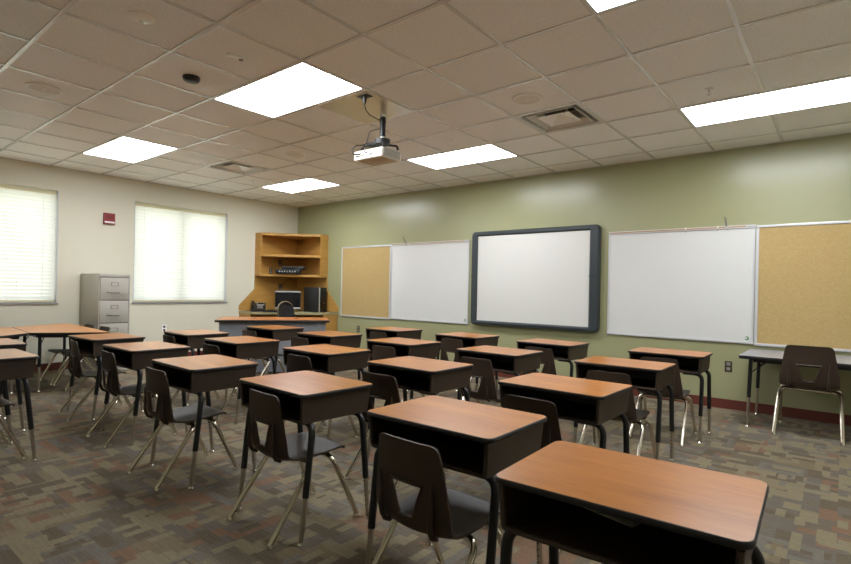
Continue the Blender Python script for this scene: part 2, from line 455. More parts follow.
def speaker(i, j, lbl):
    P = thing('ceiling_speaker', lbl, 'speaker', (gx(i)+T/2, gy(j)+T/2, HC+.006), 0, 'round ceiling speakers')
    r = .125
    MB().lathe([(r,0),(r,-.006),(r-.008,-.012),(r-.022,-.012),(r-.024,-.008),(r-.024,0)], 32).build('rim', M['white_plastic'], P)
    MB().lathe([(r-.023,-.002),(r-.023,-.009),(.03,-.013),(.001,-.013)], 32).build('grille', mat('perforated speaker grille', (226,221,212), .6, bump=.5, bscale=350), P)
    MB().lathe([(.012,-.012),(.012,-.016),(.001,-.017)], 12).build('center_badge', M['white_plastic'], P)
speaker(-2, 1, 'round white ceiling speaker at far left of the ceiling')
speaker(3, 5, 'round ceiling speaker next to the air vent, right of the projector')
speaker(-2, 5, 'round ceiling speaker above the corner, left of the projector')

def sprinkler(x, y, lbl, big=False):
    P = thing('sprinkler', lbl, 'sprinkler', (x, y, HC+.006), 0, 'ceiling sprinklers')
    r = .072 if big else .03
    MB().lathe([(r,0),(r,-.004),(r*.8,-.011),(.02,-.013),(.001,-.013)], 24).build('cover_plate', M['white_plastic'], P)
    b = MB()
    b.lathe([(.008,-.012),(.008,-.024),(.005,-.028),(.001,-.028)], 10)
    b.tube([(.008,0,-.028),(.012,0,-.04),(.003,0,-.055)], .0022, 6).tube([(-.008,0,-.028),(-.012,0,-.04),(-.003,0,-.055)], .0022, 6)
    b.build('frame_arms', M['white_plastic'], P)
    MB().lathe([(.011,-.055),(.011,-.0565),(.001,-.0565)], 12).build('deflector', M['white_plastic'], P)
sprinkler(gx(1)+T/2, gy(1)+T/2, 'white sprinkler with wide round plate, upper left of the ceiling', True)
sprinkler(5.157, -1.944, 'small sprinkler between the projector and the far light panel')
sprinkler(7.543, -1.898, 'small sprinkler beside the long light panel at right')
sprinkler(1.489, -1.93, 'small sprinkler in the ceiling near the room corner')
P = thing('detector', 'black round puck shaped detector on the ceiling, left of centre', 'detector', (4.497, -4.343, HC+.006))
MB().lathe([(.062,0),(.062,-.012),(.058,-.016),(.001,-.016)], 28).build('base', M['black_plastic'], P)
MB().lathe([(.056,-.015),(.056,-.026),(.05,-.032),(.03,-.036),(.001,-.037)], 28).build('dome', M['black_plastic'], P)
P = thing('occupancy_sensor', 'small white rectangular sensor on a ceiling tile, upper left', 'sensor', (5.108, -4.333, HC+.0085))
MB().box(-.028, .028, -.066, .066, -.016, 0, .004).build('housing', M['white_plastic'], P)
MB().lathe([(.016,-.015),(.014,-.022),(.001,-.024)], 14, (0, .03, 0)).build('lens', M['proj_grey'], P)

# projector mount, projector, cords
px, py = 5.119, -2.921
PM = thing('projector_mount', 'black pole mount on a glossy ceiling plate holding the projector', 'projector mount', (px, py, HC))
ox, oy = gx(1)+T/2-px, gy(4)+T/2-py; h = T/2-.014
MB().box(ox-h, ox+h, oy-h, oy+h, -.004, .005).build('ceiling_plate', M['plate'], PM, smooth=False)
MB().tube([(0,0,-.004),(0,0,-.026)], .03, 20).build('upper_collar', M['white_plastic'], PM)
MB().tube([(0,0,-.02),(0,0,-.20)], .026, 20).tube([(0,0,-.055),(0,0,-.075)], .029, 20).build('pole', M['black_metal'], PM)
MB().tube([(0,0,-.198),(0,0,-.224)], .022, 20).build('lower_collar', M['white_plastic'], PM)
b = MB(); b.lathe([(.03,-.218),(.07,-.226),(.07,-.27),(.03,-.28),(.001,-.28)], 20); b.box(-.17,.06,-.035,.035,-.268,-.236,.004)
b.build('mount_head', M['black_plastic'], PM)
for ax, ay in ((.10,.10),(.08,-.07),(-.2,.10),(-.2,-.07)):
    MB().tube(fillet([(ax*.2-.03,ay*.3,-.262),(ax*.9-.0,ay*.9,-.275),(ax,ay,-.311)], .02), .010, 8).build('arm', M['black_plastic'], PM)
PJ = thing('projector', 'white ceiling projector hanging under the black pole mount', 'projector', (5.045, -2.905, 2.345), math.radians(1))
W2, D2 = .175, .128
MB().box(-W2, W2, -D2, D2, .0, .085, .012).build('body', M['proj'], PJ)
g = MB()
for q in range(7): g.box(W2-.001, W2+.003, -D2+.02, D2-.02, .012+q*.010, .017+q*.010)
g.build('vent_grille', M['proj_grey'], PJ, smooth=False)
g = MB()
for q, (a, ww) in enumerate(((-.14,.03),(-.10,.02),(-.07,.014),(-.03,.03),(.02,.04),(.08,.016))): g.box(a, a+ww, -D2-.002, -D2+.002, .03+.018*(q % 2), .04+.018*(q % 2))
g.build('ports', M['black_plastic'], PJ, smooth=False)
MB().box(-.15, .15, -.1, .1, -.004, .002, .002).build('base_panel', mat('beige projector base', (186,170,140), .5), PJ)
MB().lathe([(.035,0),(.035,.02),(.03,.024),(.001,.022)], 20, M=Matrix.Translation((.06, D2-.004, .045)) @ Matrix.Rotation(-PI/2, 4, 'X')).build('lens', M['lens'], PJ)
def cord(name, pts, r, lbl, m='cable_black'):
    tag(MB().tube(fillet(pts, .05, 5), r, 7).build(name, M[m], None), lbl, 'cable')
OB = thing('ceiling_outlet', 'black ceiling socket with plug above the projector pole', 'outlet', (5.31, -3.33, HC-.003))
MB().box(-.055, .055, -.035, .035, -.008, .0, .002).build('socket_plate', M['black_plastic'], OB)
MB().tube([(0,0,-.006),(0,0,-.02),(0,0,-.06)], [.018,.018,.010], 10).build('plug', M['black_plastic'], OB)
cord('power_cord', [(5.31,-3.33,HC-.065),(5.31,-3.32,HC-.11),(5.29,-3.25,HC-.13),(5.2,-3.05,HC-.1),(5.143,-2.94,HC-.03)], .004, 'black cord looping from the ceiling socket to the projector pole')
cord('signal_cable', [(5.10,-2.945,HC-.13),(5.02,-2.99,HC-.15),(5.0,-3.0,HC-.26),(5.02,-3.045,2.47),(5.02,-3.06,2.44),(5.02,-3.045,2.40)], .004, 'thin black cable looping from pole to projector back')
cord('video_cable', [(4.95,-2.97,HC-.255),(4.90,-3.05,2.475),(4.885,-3.075,2.43),(4.90,-3.075,2.395),(4.94,-3.06,2.39),(4.965,-3.045,2.39)], .006, 'thick black cable plugged into the projector back at left')

# ------------------------------------------------------------------ boards on the green wall
def corkboard(name, x0, x1, z0, z1, lbl):
    B = thing(name, lbl, 'cork board', ((x0+x1)/2, 0, z0)); h = (x1-x0)/2; H = z1-z0; fw = .026
    MB().box(-h+.01, h-.01, -.012, -.001, .01, H-.01).build('cork_panel', M['cork'], B, smooth=False)
    f = MB(); f.box(-h, h, -.02, 0, 0, fw, .003); f.box(-h, h, -.02, 0, H-fw, H, .003); f.box(-h, -h+fw, -.02, 0, fw, H-fw); f.box(h-fw, h, -.02, 0, fw, H-fw)
    f.build('frame', M['alu'], B)
corkboard('cork_board', 1.31, 2.522, .69, 1.925, 'tan cork board in silver frame next to the corner shelves')
corkboard('cork_board', 7.652, 8.87, .69, 1.925, 'tan cork board in silver frame above the grey table at right edge')
def whiteboard(x0, x1, z0, z1, lbl):
    B = thing('whiteboard', lbl, 'whiteboard', ((x0+x1)/2, 0, z0), 0, 'wall whiteboards'); h = (x1-x0)/2; H = z1-z0; fw = .018
    MB().box(-h+.008, h-.008, -.012, -.001, .01, H-.01).build('writing_surface', M['wb'], B, smooth=False)
    f = MB(); f.box(-h, h, -.019, 0, 0, .022, .003); f.box(-h, -h+fw, -.018, 0, .022, H-.03); f.box(h-fw, h, -.018, 0, .022, H-.03)
    f.build('frame', M['alu'], B)
    MB().box(-h, h, -.024, 0, H-.032, H-.022).box(-h, h, -.024, 0, H-.008, H).box(-h, h, -.004, 0, H-.022, H-.008).build('map_rail', M['alu'], B, smooth=False)
    MB().box(-h+.01, h-.09, -.022, -.004, H-.0215, H-.0085).build('cork_strip', M['cork_strip'], B, smooth=False)
    MB().box(h-.09, h-.002, -.026, -.004, H-.026, H-.012, .002).build('rail_end_stop', M['silver'], B)
    lg = MB(); pts = []
    cx, cz, r = h-.058, .058, .02
    a0, a1 = math.radians(-160), math.radians(140); n = 16
    vs = []
    for q in range(n+1):
        a = a0+(a1-a0)*q/n; wd = .003+.012*(1-abs(2*q/n-1)*.6)
        for rr in (r, r-wd): vs.append((cx+rr*math.cos(a), -.0135, cz+rr*math.sin(a)))
    lg.add(vs, [(2*q, 2*q+1, 2*q+3, 2*q+2) for q in range(n)])
    lg.build('brand_mark', M['green'], B, smooth=False)
    return B
whiteboard(2.530, 4.08, .70, 1.936, 'plain whiteboard left of the dark framed interactive board')
whiteboard(6.127, 7.645, .70, 1.936, 'plain whiteboard right of the dark framed interactive board')
def hook(x, z, lean, lbl):
    K = thing('map_clip', lbl, 'clip', (x, -.026, z), 0, 'clips on the whiteboard rails')
    MB().box(-.012, .012, -.01, .002, -.016, .012, .002).build('clamp', M['silver'], K)
    MB().tube([(0,-.006,.005),(lean*.5,-.008,.05),(lean,-.008,.10),(lean-.012,-.008,.107)], .0075, 8).build('lever', M['clip'], K)
    MB().tube([(.004,-.008,-.014),(.016,-.012,-.034)], .004, 6).build('hook_tip', M['nickel'], K)
hook(2.86, 1.925, -.06, 'metal map clip leaning left on top of the left whiteboard')
hook(7.385, 1.92, -.012, 'tall metal map clip standing upright on the right whiteboard rail')
for x, l in ((6.985, 'small white rail hook at the middle of the right whiteboard rail'), (7.30, 'small white rail hook beside the tall clip on the right whiteboard')):
    K = thing('rail_hook', l, 'hook', (x, -.026, 1.92), 0, 'small hooks on the right whiteboard rail')
    MB().box(-.006, .006, -.006, .002, -.01, .018, .002).build('clamp', M['white_plastic'], K)
    MB().tube([(0,-.004,-.008),(0,-.008,-.03),(0,-.014,-.04)], .003, 6).build('hook_tip', M['nickel'], K)

SB = thing('interactive_whiteboard', 'large interactive whiteboard in a thick dark slate frame', 'interactive whiteboard', (5.092, 0, .711))
h = .938; H = 1.325
MB().box(-.87, .83, -.05, -.01, .05, H-.05).build('screen', M['sb'], SB, smooth=False)
def sbring():
    b = MB(); o = rrect(2*h, H, .055, 6, 0, H/2); ix0, ix1, iz0, iz1 = -.835, .815, .062, H-.066
    # ring: outer rounded outline to inner rectangle, 3D with bevelled section
    n = len(o); cx, cz = (ix0+ix1)/2, (iz0+iz1)/2
    def inner(x, z, g=0): return (min(max(x, ix0-g), ix1+g), min(max(z, iz0-g), iz1+g))
    R = []
    for x, z in o:
        a = inner(x, z); e = inner(x, z, .018)
        sx = x*.985; sz = H/2+(z-H/2)*.98
        R.append([(x, -.002, z), (x, -.055, z), (sx, -.075, sz), (e[0], -.075, e[1]), (a[0], -.056, a[1]), (a[0], -.04, a[1])])
    m = 6; fs = []
    for i in range(n):
        for j in range(m-1): fs.append((i*m+j, ((i+1) % n)*m+j, ((i+1) % n)*m+j+1, i*m+j+1))
    b.add([v for r in R for v in r], fs); return b
sbring().build('frame', M['sb_frame'], SB, ang=25)
MB().box(-.86, .81, -.082, -.07, .03, .045, .003).build('pen_ledge', M['sb_frame'], SB)
for sx, w_ in ((-.9, .036), (.872, .058)):
    MB().box(sx-w_, sx+w_, -.0765, -.07, H*.52, H*.525).build('frame_seam', M['black_plastic'], SB, smooth=False)

def outlet(name, lbl, loc, rz, m):
    O = thing(name, lbl, 'outlet', loc, rz, 'wall sockets')
    MB().box(-.035, .035, -.006, 0, -.057, .057, .002).build('wall_plate', M[m], O)
    for s in (-1, 1):
        r = MB().box(-.017, .017, -.009, -.004, s*.026-.015, s*.026+.015, .002).build('receptacle', M['proj_grey'] if m == 'brown_plate' else M['black_plastic'], O)
        MB().box(-.009, -.006, -.0095, -.0085, s*.026-.004, s*.026+.008).box(.006, .009, -.0095, -.0085, s*.026-.004, s*.026+.008).build('slots', M['hole'], r, smooth=False)
outlet('wall_outlet', 'brown wall socket on the green wall left of the grey table', (7.424, 0, .447), 0, 'brown_plate')
outlet('wall_outlet', 'small dark wall socket below the cork board near the corner', (1.76, 0, .485), 0, 'brown_plate')
outlet('wall_outlet', 'white wall socket on the window wall behind a student desk', (0, -2.5, .50), PI/2, 'white_plastic')

FA = thing('fire_alarm', 'red fire alarm box with white strip on the window wall', 'fire alarm', (0, -3.314, 2.128), PI/2)
MB().box(-.073, .073, -.045, 0, -.08, .08, .006).build('housing', M['red'], FA)
MB().box(-.064, .064, -.047, -.044, -.066, -.040, .001).build('strobe_strip', M['white_plastic'], FA)
g = MB()
for q in range(4): g.box(-.05, .05, -.0465, -.044, .0+q*.016, .006+q*.016)
g.build('sounder_slots', mat('dark red slots', (92,24,26), .5), FA, smooth=False)

# ------------------------------------------------------------------ filing cabinet
FC = thing('filing_cabinet', 'putty grey four drawer filing cabinet against the window wall', 'filing cabinet', (0.36, -3.47, 0), PI/2)
# local: front faces -y -> world +x
Wc, Dc, Hc_ = .19, .345, 1.32
f = MB(); f.box(-Wc, Wc, -Dc+.02, Dc-.01, .02, Hc_, .004)
f.box(-Wc+.01, Wc-.01, -Dc+.03, Dc-.02, 0, .03)
f.build('body', M['cab'], FC)
f = MB(); f.box(-Wc, Wc, -Dc, -Dc+.022, Hc_-.045, Hc_, .003); f.box(-Wc, -Wc+.014, -Dc, -Dc+.022, .03, Hc_-.045); f.box(Wc-.014, Wc, -Dc, -Dc+.022, .03, Hc_-.045); f.box(-Wc, Wc, -Dc, -Dc+.022, .02, .05)
f.build('face_frame', M['cab'], FC)
MB().lathe([(.009,0),(.009,.006),(.001,.007)], 12, M=Matrix.Translation((Wc-.04, -Dc, Hc_-.022)) @ Matrix.Rotation(PI/2, 4, 'X')).build('lock', M['nickel'], FC)
MB().box(-Wc+.013, Wc-.013, -Dc+.008, -Dc+.0195, .05, Hc_-.046).build('drawer_gap_shade', M['cab_dark'], FC, smooth=False)  # dark sheet behind the drawers, its colour stands in for gap shade
dh = (Hc_-.045-.055)/4
for q in range(4):
    z0 = .052+q*dh
    d = MB().box(-Wc+.017, Wc-.017, -Dc-.004, -Dc+.018, z0+.004, z0+dh-.006, .004).build('drawer', M['cab'], FC)
    zc = z0+dh*.30
    MB().tube(fillet([(-.055,-Dc-.003,zc+.01),(-.055,-Dc-.028,zc+.01),(.055,-Dc-.028,zc+.01),(.055,-Dc-.003,zc+.01)], .012), .007, 8).build('handle', M['cab_trim'], d)
    zl = z0+dh*.70
    MB().band([(-.042,-.022),(.042,-.022),(.042,.022),(-.042,.022)], [(0,0),(.006,0),(.006,.006),(0,.006)])
    e = MB()
    for a in ((-.045,.045,-.026,-.02),(-.045,.045,.02,.026),(-.045,-.039,-.02,.02),(.039,.045,-.02,.02)): e.box(a[0], a[1], -Dc-.008, -Dc-.003, zl+a[2], zl+a[3])
    e.build('label_holder', M['cab_trim'], d, smooth=False)
    MB().lathe([(.008,0),(.008,.012),(.001,.013)], 10, M=Matrix.Translation((-.085, -Dc-.003, zc+.012)) @ Matrix.Rotation(PI/2, 4, 'X')).build('thumb_latch', M['black_plastic'], d)

# ------------------------------------------------------------------ corner unit
CU = thing('corner_bookcase', 'golden oak corner shelf hutch with open shelves in the room corner', 'bookcase', (0, 0, 0))
tk = .022
def backpanel(along_y):
    b = MB(); prof = [(.03,.76),(1.228,.76),(1.228,.85),(.925,1.15),(.925,1.395),(.03,1.395)] if not along_y else [(.012,.76),(1.228,.76),(1.228,.85),(.925,1.15),(.925,1.395),(.012,1.395)]
    n = len(prof); th = .018
    if along_y: vs = [(.002, -a, z) for a, z in prof]+[(th, -a, z) for a, z in prof]
    else: vs = [(a, -.002, z) for a, z in prof]+[(a, -th, z) for a, z in prof]
    b.add(vs, [list(range(n)), list(range(n, 2*n))]+[(i, (i+1) % n, n+(i+1) % n, n+i) for i in range(n)])
    return b
backpanel(True).build('back_panel', M['oak'], CU, smooth=False); backpanel(False).build('back_panel', M['oak'], CU, smooth=False)
MB().box(.002, .014, -.925, -.002, 1.395, 2.16).build('upper_back_panel', M['oak'], CU, smooth=False)
MB().box(.014, .925, -.014, -.002, 1.395, 2.16).build('upper_back_panel', M['oak'], CU, smooth=False)
MB().box(.014, .175, -.925, -.903, 1.38, 2.16).build('side_panel', M['oak'], CU, smooth=False)
MB().box(.903, .925, -.175, -.014, 1.38, 2.16).build('side_panel', M['oak'], CU, smooth=False)
pent = [(.014,-.014),(.014,-.904),(.170,-.904),(.904,-.170),(.904,-.014)]
for z0, z1, nm in ((1.38, 1.42, 'shelf'), (1.735, 1.775, 'shelf'), (2.115, 2.158, 'top_panel')):
    MB().prism(pent, z0, z1).build(nm, M['oak2'], CU, smooth=False)
CC = thing('corner_counter', 'sage topped corner counter with oak end panels below the corner shelves', 'counter', (0, 0, 0))
pc = [(.002,-.002),(.002,-1.225),(.365,-1.225),(1.225,-.335),(1.225,-.002)]
MB().prism(pc, .712, .745).build('worktop', M['counter'], CC, smooth=False)
MB().box(.012, .35, -1.222, -1.20, 0, .712).build('end_panel', M['oak'], CC, smooth=False)
MB().box(1.20, 1.222, -.325, -.012, 0, .712).build('end_panel', M['oak'], CC, smooth=False)
MB().box(.012, .03, -1.2, -.03, .3, .712).build('modesty_panel', M['oak'], CC, smooth=False)
MB().box(.012, 1.2, -.03, -.012, .3, .712).build('modesty_panel', M['oak'], CC, smooth=False)
CT = .7452
A45 = math.radians(45)
# monitor
MO = thing('monitor', 'black computer monitor with silver bands on the corner counter', 'monitor', (.525, -.575, CT), A45)
MB().box(-.225, .225, -.012, .022, .055, .37, .006).build('housing', M['black_plastic'], MO)
MB().box(-.212, .212, -.0145, -.011, .085, .345).build('screen', M['screen'], MO, smooth=False)
MB().box(-.225, .225, -.016, .0, .35, .372, .004).build('top_trim', M['silver'], MO)
MB().box(-.225, .225, -.016, .0, .055, .08, .004).build('bottom_trim', M['silver'], MO)
MB().box(-.03, .03, .0, .03, .01, .08).lathe([(.11,0),(.11,.008),(.03,.016),(.001,.016)], 24).build('stand', M['black_plastic'], MO)
# tower
TW = thing('computer_tower', 'black computer tower with silver stripe standing on the corner counter', 'computer', (.83, -.185, CT), math.radians(98.5))
MB().box(-.1, .1, -.15, .21, .0, .45, .005).build('case', M['black_plastic'], TW)
MB().box(-.1, .1, -.166, -.15, .0, .45, .004).build('front_bezel', mat('glossy black bezel', (14,14,16), .2), TW)
MB().box(-.1, -.082, -.172, -.160, .005, .445, .002).build('silver_stripe', M['silver'], TW)
MB().box(.0, .06, -.1685, -.165, .34, .36).box(.0, .06, -.1685, -.165, .30, .32).build('drive_bay', M['black_metal'], TW, smooth=False)
MB().lathe([(.008,0),(.008,.004),(.001,.004)], 12, M=Matrix.Translation((.03, -.166, .17)) @ Matrix.Rotation(PI/2, 4, 'X')).build('power_button', M['silver'], TW)
# keyboard
KB = thing('keyboard', 'black keyboard in front of the monitor on the corner counter', 'keyboard', (.60, -.87, CT), A45)
MB().hexa([(-.21,-.075,0),(.21,-.075,0),(.21,.075,0),(-.21,.075,0)], [(-.21,-.075,.012),(.21,-.075,.012),(.21,.075,.028),(-.21,.075,.028)]).build('case', M['black_plastic'], KB, smooth=False)
k_ = MB()
for r in range(5):
    for q in range(15): k_.box(-.2+q*.0265, -.2+q*.0265+.022, -.062+r*.026, -.062+r*.026+.021, .010+r*.003, .020+r*.0033)
k_.build('keys', M['black_metal'], KB, smooth=False)
# phone
PH = thing('desk_phone', 'black desk phone at the left end of the corner counter', 'phone', (.19, -.96, CT), math.radians(58)); PH.scale = (1.15, 1.15, 1.15)
MB().hexa([(-.10,-.09,0),(.11,-.09,0),(.11,.09,0),(-.10,.09,0)], [(-.10,-.09,.03),(.11,-.09,.03),(.11,.09,.13),(-.10,.09,.13)]).build('base', M['black_plastic'], PH, smooth=False)
Mt = Matrix.Translation((.0, 0, .085)) @ Matrix.Rotation(math.radians(29), 4, 'X')
MB().box(-.02, .09, .02, .085, .0, .012, M=Mt).build('display', M['silver'], PH, smooth=False)
MB().box(-.012, .082, .028, .078, .012, .0135, M=Mt).build('display_screen', M['screen'], PH, smooth=False)
k_ = MB()
for r in range(4):
    for q in range(3): k_.box(-.01+q*.028, .01+q*.028, -.075+r*.022, -.060+r*.022, .0, .008, M=Mt)
k_.build('keypad', M['proj_grey'], PH, smooth=False)
MB().tube([(-.075,-.085,.075),(-.075,-.05,.085),(-.075,.05,.135),(-.075,.085,.14)], [.022,.016,.016,.024], 10).build('handset', M['black_plastic'], PH)
# receiver and box on the shelf
RC = thing('audio_receiver', 'black audio receiver with light buttons on the lower corner shelf', 'receiver', (.47, -.53, 1.421), A45)
MB().box(-.21, .21, -.12, .12, .008, .085, .004).build('case', M['black_metal'], RC)
k_ = MB()
for q in range(7): k_.box(-.15+q*.045, -.13+q*.045, -.125, -.118, .035, .055 if q % 2 else .062)
k_.build('front_buttons', M['silver'], RC, smooth=False)
for sx in (-.17, .17): MB().tube([(sx,-.08,0),(sx,-.08,.01)], .014, 10).build('foot', M['black_plastic'], RC)
AM = thing('media_player', 'flat black player box lying on top of the audio receiver', 'player', (.53, -.46, 1.5065), math.radians(38))
MB().box(-.2, .2, -.11, .11, .0, .058, .006).build('case', M['black_plastic'], AM)
MB().box(-.15, .05, -.1125, -.109, .02, .035).build('disc_slot', M['hole'], AM, smooth=False)
for y_, z_, rot_, l in ((-.39, 1.19, PI/2, 'black socket on the oak panel above the monitor'),):
    outlet('wall_outlet', l, (.019, y_, z_), rot_, 'brown_plate')
outlet('wall_outlet', 'small socket on the back panel inside the lower corner shelf, upper one', (.0145, -.40, 1.64), PI/2, 'brown_plate')
outlet('wall_outlet', 'small socket on the back panel left of the audio receiver', (.0145, -.60, 1.485), PI/2, 'brown_plate')
cord('shelf_cable', [(.026,-.37,1.20),(.06,-.33,1.26),(.10,-.27,1.33),(.12,-.22,1.372)], .004, 'thin dark cable rising from the socket to the lower shelf')

# ------------------------------------------------------------------ teacher desk and chair
TD = thing('teacher_desk', 'long teacher desk with wood top and blue-grey steel front in the corner', 'desk', (1.99, -1.85, 0), math.radians(53.5))
# local x along the desk, front towards -y
w_, d_ = .75, .38
path = rrect(2*w_, 2*d_, .02, 3)
MB().prism(rrect(2*w_-.008, 2*d_-.008, .018, 3), .707, .736).build('desktop', M['laminate_teacher'], TD, smooth=False)
MB().band(path, [(-.004,.704),(.0,.704),(.003,.71),(.003,.731),(.0,.7355),(-.004,.7355)]).build('edge_band', M['edge'], TD.children[0])
MB().box(-w_+.05, w_-.05, -d_+.055, -d_+.075, .02, .703).build('modesty_panel', M['grey_panel'], TD, smooth=False)
for sx in (-1, 1):
    x0, x1 = sorted((sx*(w_-.05), sx*(w_-.43)))
    p = MB().box(x0, x1, -d_+.0755, d_-.05, .04, .703).build('pedestal', M['grey_panel'], TD, smooth=False)
    MB().box(x0+.01, x1-.01, -d_+.1, d_-.08, 0, .04).build('plinth', M['black_metal'], p, smooth=False)
    for q in range(3):
        dr = MB().box(x0+.012, x1-.012, d_-.05, d_-.03, .06+q*.21, .255+q*.21, .003).build('drawer', M['grey_panel'], TD)
        MB().box((x0+x1)/2-.05, (x0+x1)/2+.05, d_-.03, d_-.015, .19+q*.21, .205+q*.21, .003).build('handle', M['nickel'], dr)
for sx in (-.36, .36): MB().box(sx-.002, sx+.002, -d_+.0535, -d_+.056, .03, .70).build('panel_seam', M['black_metal'], TD, smooth=False)
for sx in (-.28, .3): MB().lathe([(.035,0),(.035,.003),(.028,.0035),(.001,.0035)], 20, (sx, .02, .736)).build('grommet', M['edge'], TD)

OC = thing('office_chair', 'black office chair with curved back between teacher desk and corner counter', 'chair', (1.44, -1.06, 0), math.radians(-74))
# local back at -y
b = MB(); rows = []
for q in range(13):
    z = .55+.40*q/12; s_ = 1-(1-q/12)**1.7; z = .55+.40*s_; hwid = max(.05, .20*math.sqrt(max(0, 1-max(0, (s_-.35)/.65)**5)))*(.86+.14*min(1, s_*3))
    rows.append([( hwid*e, -.235-.05*s_+.05*e*e, z) for e in (-1,-.8,-.5,0,.5,.8,1)])
def shell(rows, th, axis=None):
    mb = MB(); R, Cn = len(rows), len(rows[0]); P_ = [[Vector(p) for p in r] for r in rows]; Nn = []
    for i in range(R):
        nr = []
        for j in range(Cn):
            du = P_[min(i+1,R-1)][j]-P_[max(i-1,0)][j]; dv = P_[i][min(j+1,Cn-1)]-P_[i][max(j-1,0)]
            nr.append(du.cross(dv).normalized())
        Nn.append(nr)
    return P_, Nn
def solid(rows, th, hole=None, mb=None):
    """thick sheet from a grid of points; hole(i,j) -> True removes that cell"""
    mb = mb or MB(); P_, Nn = shell(rows, th); R, Cn = len(P_), len(P_[0]); vs = []
    for i in range(R):
        for j in range(Cn): vs.append(P_[i][j]+Nn[i][j]*th/2)
    for i in range(R):
        for j in range(Cn): vs.append(P_[i][j]-Nn[i][j]*th/2)
    o = R*Cn; fs = []; keep = lambda i, j: 0 <= i < R-1 and 0 <= j < Cn-1 and not (hole and hole(i, j))
    for i in range(R-1):
        for j in range(Cn-1):
            if not keep(i, j): continue
            a, b_, c_, d_ = i*Cn+j, i*Cn+j+1, (i+1)*Cn+j+1, (i+1)*Cn+j
            fs += [(a,b_,c_,d_), (o+a,o+d_,o+c_,o+b_)]
            for (p, q), ok in (((a,b_), keep(i-1,j)), ((b_,c_), keep(i,j+1)), ((c_,d_), keep(i+1,j)), ((d_,a), keep(i,j-1))):
                if not ok: fs.append((p, o+p, o+q, q))
    return mb.add(vs, fs)
solid(rows, .03).build('backrest', M['fabric'], OC, ang=60)
rim = [rows[i][-1] for i in range(2, 13)]+[rows[12][j] for j in range(5, 0, -1)]+[rows[i][0] for i in range(12, 1, -1)]
MB().tube(rim, .007, 8).build('backrest_rim', M['tan_edge'], OC)
MB().box(-.23, .23, -.22, .22, .43, .49, .025).build('seat', M['fabric'], OC)
MB().tube(fillet([(0,-.02,.42),(0,-.27,.42),(0,-.275,.62)], .06), .018, 8).build('back_bracket', M['black_metal'], OC)
MB().tube([(0,0,.10),(0,0,.43)], .026, 14).build('gas_column', M['black_metal'], OC)
for q in range(5):
    a = 2*PI*q/5; ca, sa = math.cos(a), math.sin(a)
    l_ = MB().tube([(0,0,.11),(.14*ca,.14*sa,.095),(.27*ca,.27*sa,.075)], [.024,.02,.015], 8).build('base_arm', M['black_plastic'], OC)
    MB().lathe([(.027,-.018),(.027,.018)], 14, M=Matrix.Translation((.27*ca, .27*sa, .0275)) @ Matrix.Rotation(a, 4, 'Z') @ Matrix.Rotation(PI/2, 4, 'X')).tube([(.27*ca,.27*sa,.03),(.27*ca,.27*sa,.08)], .006, 6).build('caster', M['black_plastic'], l_)

# ------------------------------------------------------------------ student desks
TW_, TD_, TH = .603, .446, .698
def make_desk():
    D = thing('student_desk', '', 'desk', group='student desks')
    top = MB().prism(rrect(TW_-.008, TD_-.008, .030, 6), TH-.015, TH).build('desktop', M['laminate'], D, smooth=False)
    MB().band(rrect(TW_-.008, TD_-.008, .030, 6), [(-.004,TH-.018),(.001,TH-.018),(.0035,TH-.0155),(.0045,TH-.009),(.0035,TH-.003),(.0012,TH-.0006),(.0,TH-.0006),(-.004,TH-.005)]).build('edge_band', M['edge'], top, ang=60)
    b = MB(); z1, z0 = TH-.018, TH-.143
    xt, xb, yf, yft, ybt, ybb = .283, .276, -.200, -.207, .207, .192
    O = [(-xb,yf,z0),(xb,yf,z0),(xb,ybb,z0),(-xb,ybb,z0),(-xt,yft,z1),(xt,yft,z1),(xt,ybt,z1),(-xt,ybt,z1)]
    q = .011
    I = [(-xb+q,yf,z0+q),(xb-q,yf,z0+q),(xb-q,ybb-q,z0+q),(-xb+q,ybb-q,z0+q),(-xt+q,yft,z1-.004),(xt-q,yft,z1-.004),(xt-q,ybt-q,z1-.004),(-xt+q,ybt-q,z1-.004)]
    b.add(O+I, [(0,3,2,1),(4,5,6,7),(1,2,6,5),(2,3,7,6),(3,0,4,7), (8,9,10,11),(12,15,14,13),(9,13,14,10),(10,14,15,11),(11,15,12,8), (0,1,9,8),(1,5,13,9),(4,0,8,12),(5,4,12,13)])
    zl = z0+.006
    b.tube(fillet([(-xt+.006,yft-.001,z1-.004),(-xb+.006,yf-.001,zl),(xb-.006,yf-.001,zl),(xt-.006,yft-.001,z1-.004)], .014), .0085, 8)
    b.build('book_box', M['box'], D, ang=30)
    for sx in (-1, 1):
        for sy in (-1, 1):
            y = sy*.148; yl = sy*.206; zt_ = z0-.006
            yt = sy*.150; ya = lambda z: yt+(sy*.206-yt)*(zt_-z)/zt_
            p = fillet([(sx*.14, y, zt_), (sx*.284, yt, zt_), (sx*.284, ya(.215), .215)], .06, 8)
            lg = MB().tube(p, .0160, 12).build('leg', M['black_metal'], D, ang=50)
            s_ = MB().tube([(sx*.284, ya(.225), .225), (sx*.284, ya(.012), .012)], .0118, 12)
            s_.cur = 1
            for h_ in range(6):
                zz = .20-h_*.026
                s_.tube([(sx*.284, ya(zz)-sy*.0105, zz), (sx*.284, ya(zz)-sy*.0121, zz)], .0036, 7)
            s_.build('leg_extension', [M['nickel'], M['hole']], lg)
            MB().lathe([(.015,0),(.017,.004),(.013,.011),(.009,.016),(.001,.016)], 14, (sx*.284, yl, 0)).build('glide', M['glide'], lg)
            sc_ = MB().box(sx*.155-.02, sx*.155+.02, y-.022, y+.022, z0-.004, z0+.001).build('bracket', M['black_metal'], lg, smooth=False)
    return D

